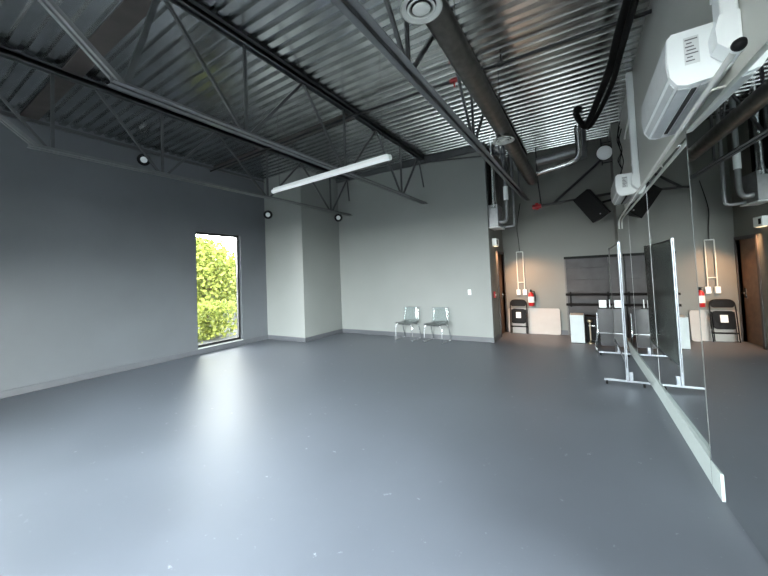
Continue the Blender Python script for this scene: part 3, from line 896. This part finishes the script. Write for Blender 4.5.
MB().box((.13, 7.985, .811), (.36, 8.05, .828)).build('tray', 'black', t)
MB().tube([(.325, 8.015, .828), (.325, 8.015, .985)], .008, 8).build('antenna', 'white', t)

# wheeled mirror almost edge-on to the viewer
t = thing('mobile_mirror', 'tall wheeled mirror with a dark back and silver frame, nearly edge-on', 'mirror', (.37, 6.5, 0))
pn, pf = Vector((.378, 5.67, 0)), Vector((.352, 7.42, 0))
for p in (pn, pf):
    hw = .016 if p is pn else .012
    po_ = MB().box((p.x - hw, p.y - .016, .075), (p.x + hw, p.y + .016, 1.985), bev=.003).build('post', 'alu' if p is pn else 'pipe_black', t)
    if p is pn: MB().box((p.x - .004, p.y - .0175, .25), (p.x + .004, p.y - .0155, 1.95)).build('slot', 'grille', po_)
    fo = MB().box((p.x - .27, p.y - .02, .055), (p.x + (.245 if p is pn else .215), p.y + .02, .085), bev=.004).build('foot', 'alu', t)
    MB().box((p.x + .02, p.y - .02, .083), (p.x + .065, p.y + .02, .2), bev=.004).build('bracket', 'alu', fo)
    for x in (p.x - .24, p.x + .18):
        MB().lathe([(0, -.012), (.024, -.012), (.027, 0), (.024, .012), (0, .012)], (x, p.y, .0275), (1, 0, 0), 14).build('caster', 'rubber', fo)
a, b = pn + Vector((0, .016, 0)), pf - Vector((0, .012, 0))
d = (b - a); sd = Vector((d.y, -d.x, 0)).normalized()
za, zb = Vector((0, 0, .32)), Vector((0, 0, 1.95))
MB().prism([a - sd * .006 + za, b - sd * .006 + za, b + sd * .01 + za, a + sd * .01 + za], (0, 0, 1.63)).build('dark_back', 'dark_glass', t)
MB().add([a - sd * .007 + za, b - sd * .007 + za, b - sd * .007 + zb, a - sd * .007 + zb], [(0, 1, 2, 3)]).build('mirror_face', 'mirror', t)
MB().bar(a + Vector((0, 0, 1.96)), b + Vector((0, 0, 1.96)), .022, .018).build('top_rail', 'pipe_black', t)
MB().bar(a + Vector((0, 0, .31)), b + Vector((0, 0, .31)), .022, .018).build('bottom_rail', 'alu', t)

# ------------------------------------------------------------------ clear chairs
def make_chair(label):
    t = thing('clear_chair', label, 'chair', (0, 0, 0), 'clear chairs by the back wall')
    W, D, SH, BH = .46, .44, .43, .80
    # one-piece shell: seat then back curve (local: faces -Y)
    sec = [(-D / 2, SH - .03), (-D / 2 + .02, SH + .0), (-.08, SH - .012), (.10, SH - .012), (.17, SH + .01), (.205, SH + .07), (.22, SH + .18), (.24, BH - .02), (.245, BH)]
    def shell(s0, s1, nm):
        mb = MB()
        nx = 8
        S = sec[s0:s1]
        vs = []
        for (y, z) in S:
            for i in range(nx + 1):
                u = i / nx * 2 - 1
                lift = .018 * u * u
                yy, zz = (y, z + lift) if z < SH + .03 else (y - .03 * u * u, z)
                wdt = W / 2 * (1 if z < BH - .03 else .96)
                vs.append((u * wdt, yy, zz))
        fs = [(j * (nx + 1) + i, j * (nx + 1) + i + 1, (j + 1) * (nx + 1) + i + 1, (j + 1) * (nx + 1) + i) for j in range(len(S) - 1) for i in range(nx)]
        mb.add(vs, fs, True)
        o = mb.build(nm, 'acrylic', t, False)
        md = o.modifiers.new('thick', 'SOLIDIFY'); md.thickness = .008; md.offset = 0
        return o
    shell(0, 5, 'seat'); shell(4, 9, 'backrest')
    for s in (-1, 1):
        x = s * (W / 2 - .03)
        xo = s * (W / 2 + .01)
        MB().tube(smooth_path([(x, -.17, SH - .03), (xo, -.19, SH - .12), (xo, -.20, .06)], 5) + [Vector((xo, -.20, .011))], .011, 10).build('front_leg', 'chrome', t, False)
        MB().tube(smooth_path([(x, .12, SH - .03), (xo, .15, SH - .12), (xo, .23, .06)], 5) + [Vector((xo, .24, .011))], .011, 10).build('rear_leg', 'chrome', t, False)
        MB().tube([(xo, -.24, .011), (xo, .245, .011)], .011, 10).build('runner', 'chrome', t, False)
    MB().tube([(-W / 2 + .03, -.17, SH - .03), (W / 2 - .03, -.17, SH - .03)], .009, 8).tube([(-W / 2 + .03, .12, SH - .03), (W / 2 - .03, .12, SH - .03)], .009, 8).build('seat_frame', 'chrome', t, False)
    return t
c1 = make_chair('clear plastic chair with chrome legs, nearer the boxed-out corner')
c1.location = (-4.0, 7.62, 0); c1.rotation_euler.z = math.radians(-4)
c2 = copy_tree(c1)
c2['label'] = 'clear plastic chair with chrome legs, the one nearer the light switch'
c2.location = (-3.20, 7.60, 0); c2.rotation_euler.z = math.radians(-7)

t = thing('light_switch', 'small white light switch on the pale back wall', 'switch', (-2.45, YB, 1.16))
MB().box((-2.49, YB - .008, 1.10), (-2.415, YB - .0005, 1.225), bev=.003).build('plate', 'white', t)
MB().box((-2.465, YB - .014, 1.14), (-2.44, YB - .008, 1.185), bev=.002).build('rocker', 'paper', t)

# ------------------------------------------------------------------ trees beyond the window
def tree(x, y, h, r, nl, mat, label):
    t = thing('leafy_tree', label, 'tree', (x, y, -.14), 'trees outside the window')
    tr = MB()
    for k in range(4):
        a = random.uniform(0, 2 * PI)
        p = Vector((x, y, -.14)); pts = [p]
        for q in range(5):
            p = p + Vector((math.cos(a) * .14 + random.uniform(-.1, .1), math.sin(a) * .14 + random.uniform(-.1, .1), h / 6.2))
            pts.append(p)
        tr.tube(smooth_path(pts, 3), .04, 7, rs=[.05 - .04 * i / 15 for i in range(16)])
    tr.build('trunk', 'bark', t)
    mb = MB()
    for _ in range(nl):
        while True:
            q = Vector((random.uniform(-1, 1), random.uniform(-1, 1), random.uniform(-1, 1)))
            if .35 < q.length < 1: break
        c = Vector((x + q.x * r, y + q.y * r * 1.1, h * .52 + q.z * h * .52))
        if c.z < -.1: continue
        L = random.uniform(.13, .24); wd = L * .38
        d = Vector((random.gauss(0, 1), random.gauss(0, 1), random.gauss(-.5, .8))).normalized()
        s = d.orthogonal().normalized()
        s = (Matrix.Rotation(random.uniform(0, 6.28), 3, d) @ s) * wd
        mb.add([c, c + d * L * .5 + s, c + d * L, c + d * L * .5 - s], [(0, 1, 2, 3)])
    mb.build('foliage', mat, t)
tree(-14.6, 8.6, 3.55, 1.35, 5000, 'leaf', 'yellow-green leafy tree filling the window middle')
tree(-14.9, 12.0, 3.5, 1.4, 4600, 'leaf', 'yellow-green leafy tree at the window right side')
tree(-18.2, 10.2, 3.9, 1.6, 4600, 'leaf2', 'greener tree standing behind at the window left side')
tree(-18.4, 14.2, 4.0, 1.7, 4600, 'leaf2', 'darker green tree behind the yellow-green ones')
def bush(x, y, h, r, nl, mat, label):
    t = thing('low_shrub', label, 'shrub', (x, y, -.14), 'low shrubs under the window')
    MB().tube([(x, y, -.14), (x + .03, y, h * .6)], .02, 6).build('stem', 'bark', t)
    mb = MB()
    for _ in range(nl):
        q = Vector((random.gauss(0, .45), random.gauss(0, .45), random.uniform(-.14, 1)))
        c = Vector((x + q.x * r, y + q.y * r, max(-.1, q.z * h)))
        L = random.uniform(.08, .16)
        d = Vector((random.gauss(0, 1), random.gauss(0, 1), random.gauss(.5, .6))).normalized()
        sd_ = (Matrix.Rotation(random.uniform(0, 6.28), 3, d) @ d.orthogonal().normalized()) * L * .36
        mb.add([c, c + d * L * .5 + sd_, c + d * L, c + d * L * .5 - sd_], [(0, 1, 2, 3)])
    mb.build('foliage', mat, t)
bush(-10.6, 6.3, 1.0, .9, 1900, 'leaf', 'low yellow-green shrub at the window foot, left one')
bush(-11.6, 8.9, 1.1, .9, 1900, 'leaf2', 'low darker shrub at the window foot, right one')

# clipped dark hedge closing the view behind the trees
t = thing('hedge', 'dark hedge closing the view behind the trees outside the window', 'hedge', (-21, 13, -.14))
mb = MB()
for _ in range(7000):
    c = Vector((-21 + random.uniform(-.6, .6), random.uniform(7.5, 19.5), random.uniform(-.14, 2.7)))
    L = random.uniform(.18, .34)
    d = Vector((random.gauss(.3, 1), random.gauss(0, 1), random.gauss(0, .8))).normalized()
    s_ = (Matrix.Rotation(random.uniform(0, 6.28), 3, d) @ d.orthogonal().normalized()) * L * .4
    mb.add([c, c + d * L * .5 + s_, c + d * L, c + d * L * .5 - s_], [(0, 1, 2, 3)])
mb.build('foliage', 'leaf2', t)
st = MB()
for k in range(12): st.tube([(-21, 8 + k, -.14), (-21 + random.uniform(-.2, .2), 8 + k, 2.2)], .05, 6)
st.build('stems', 'bark', t)
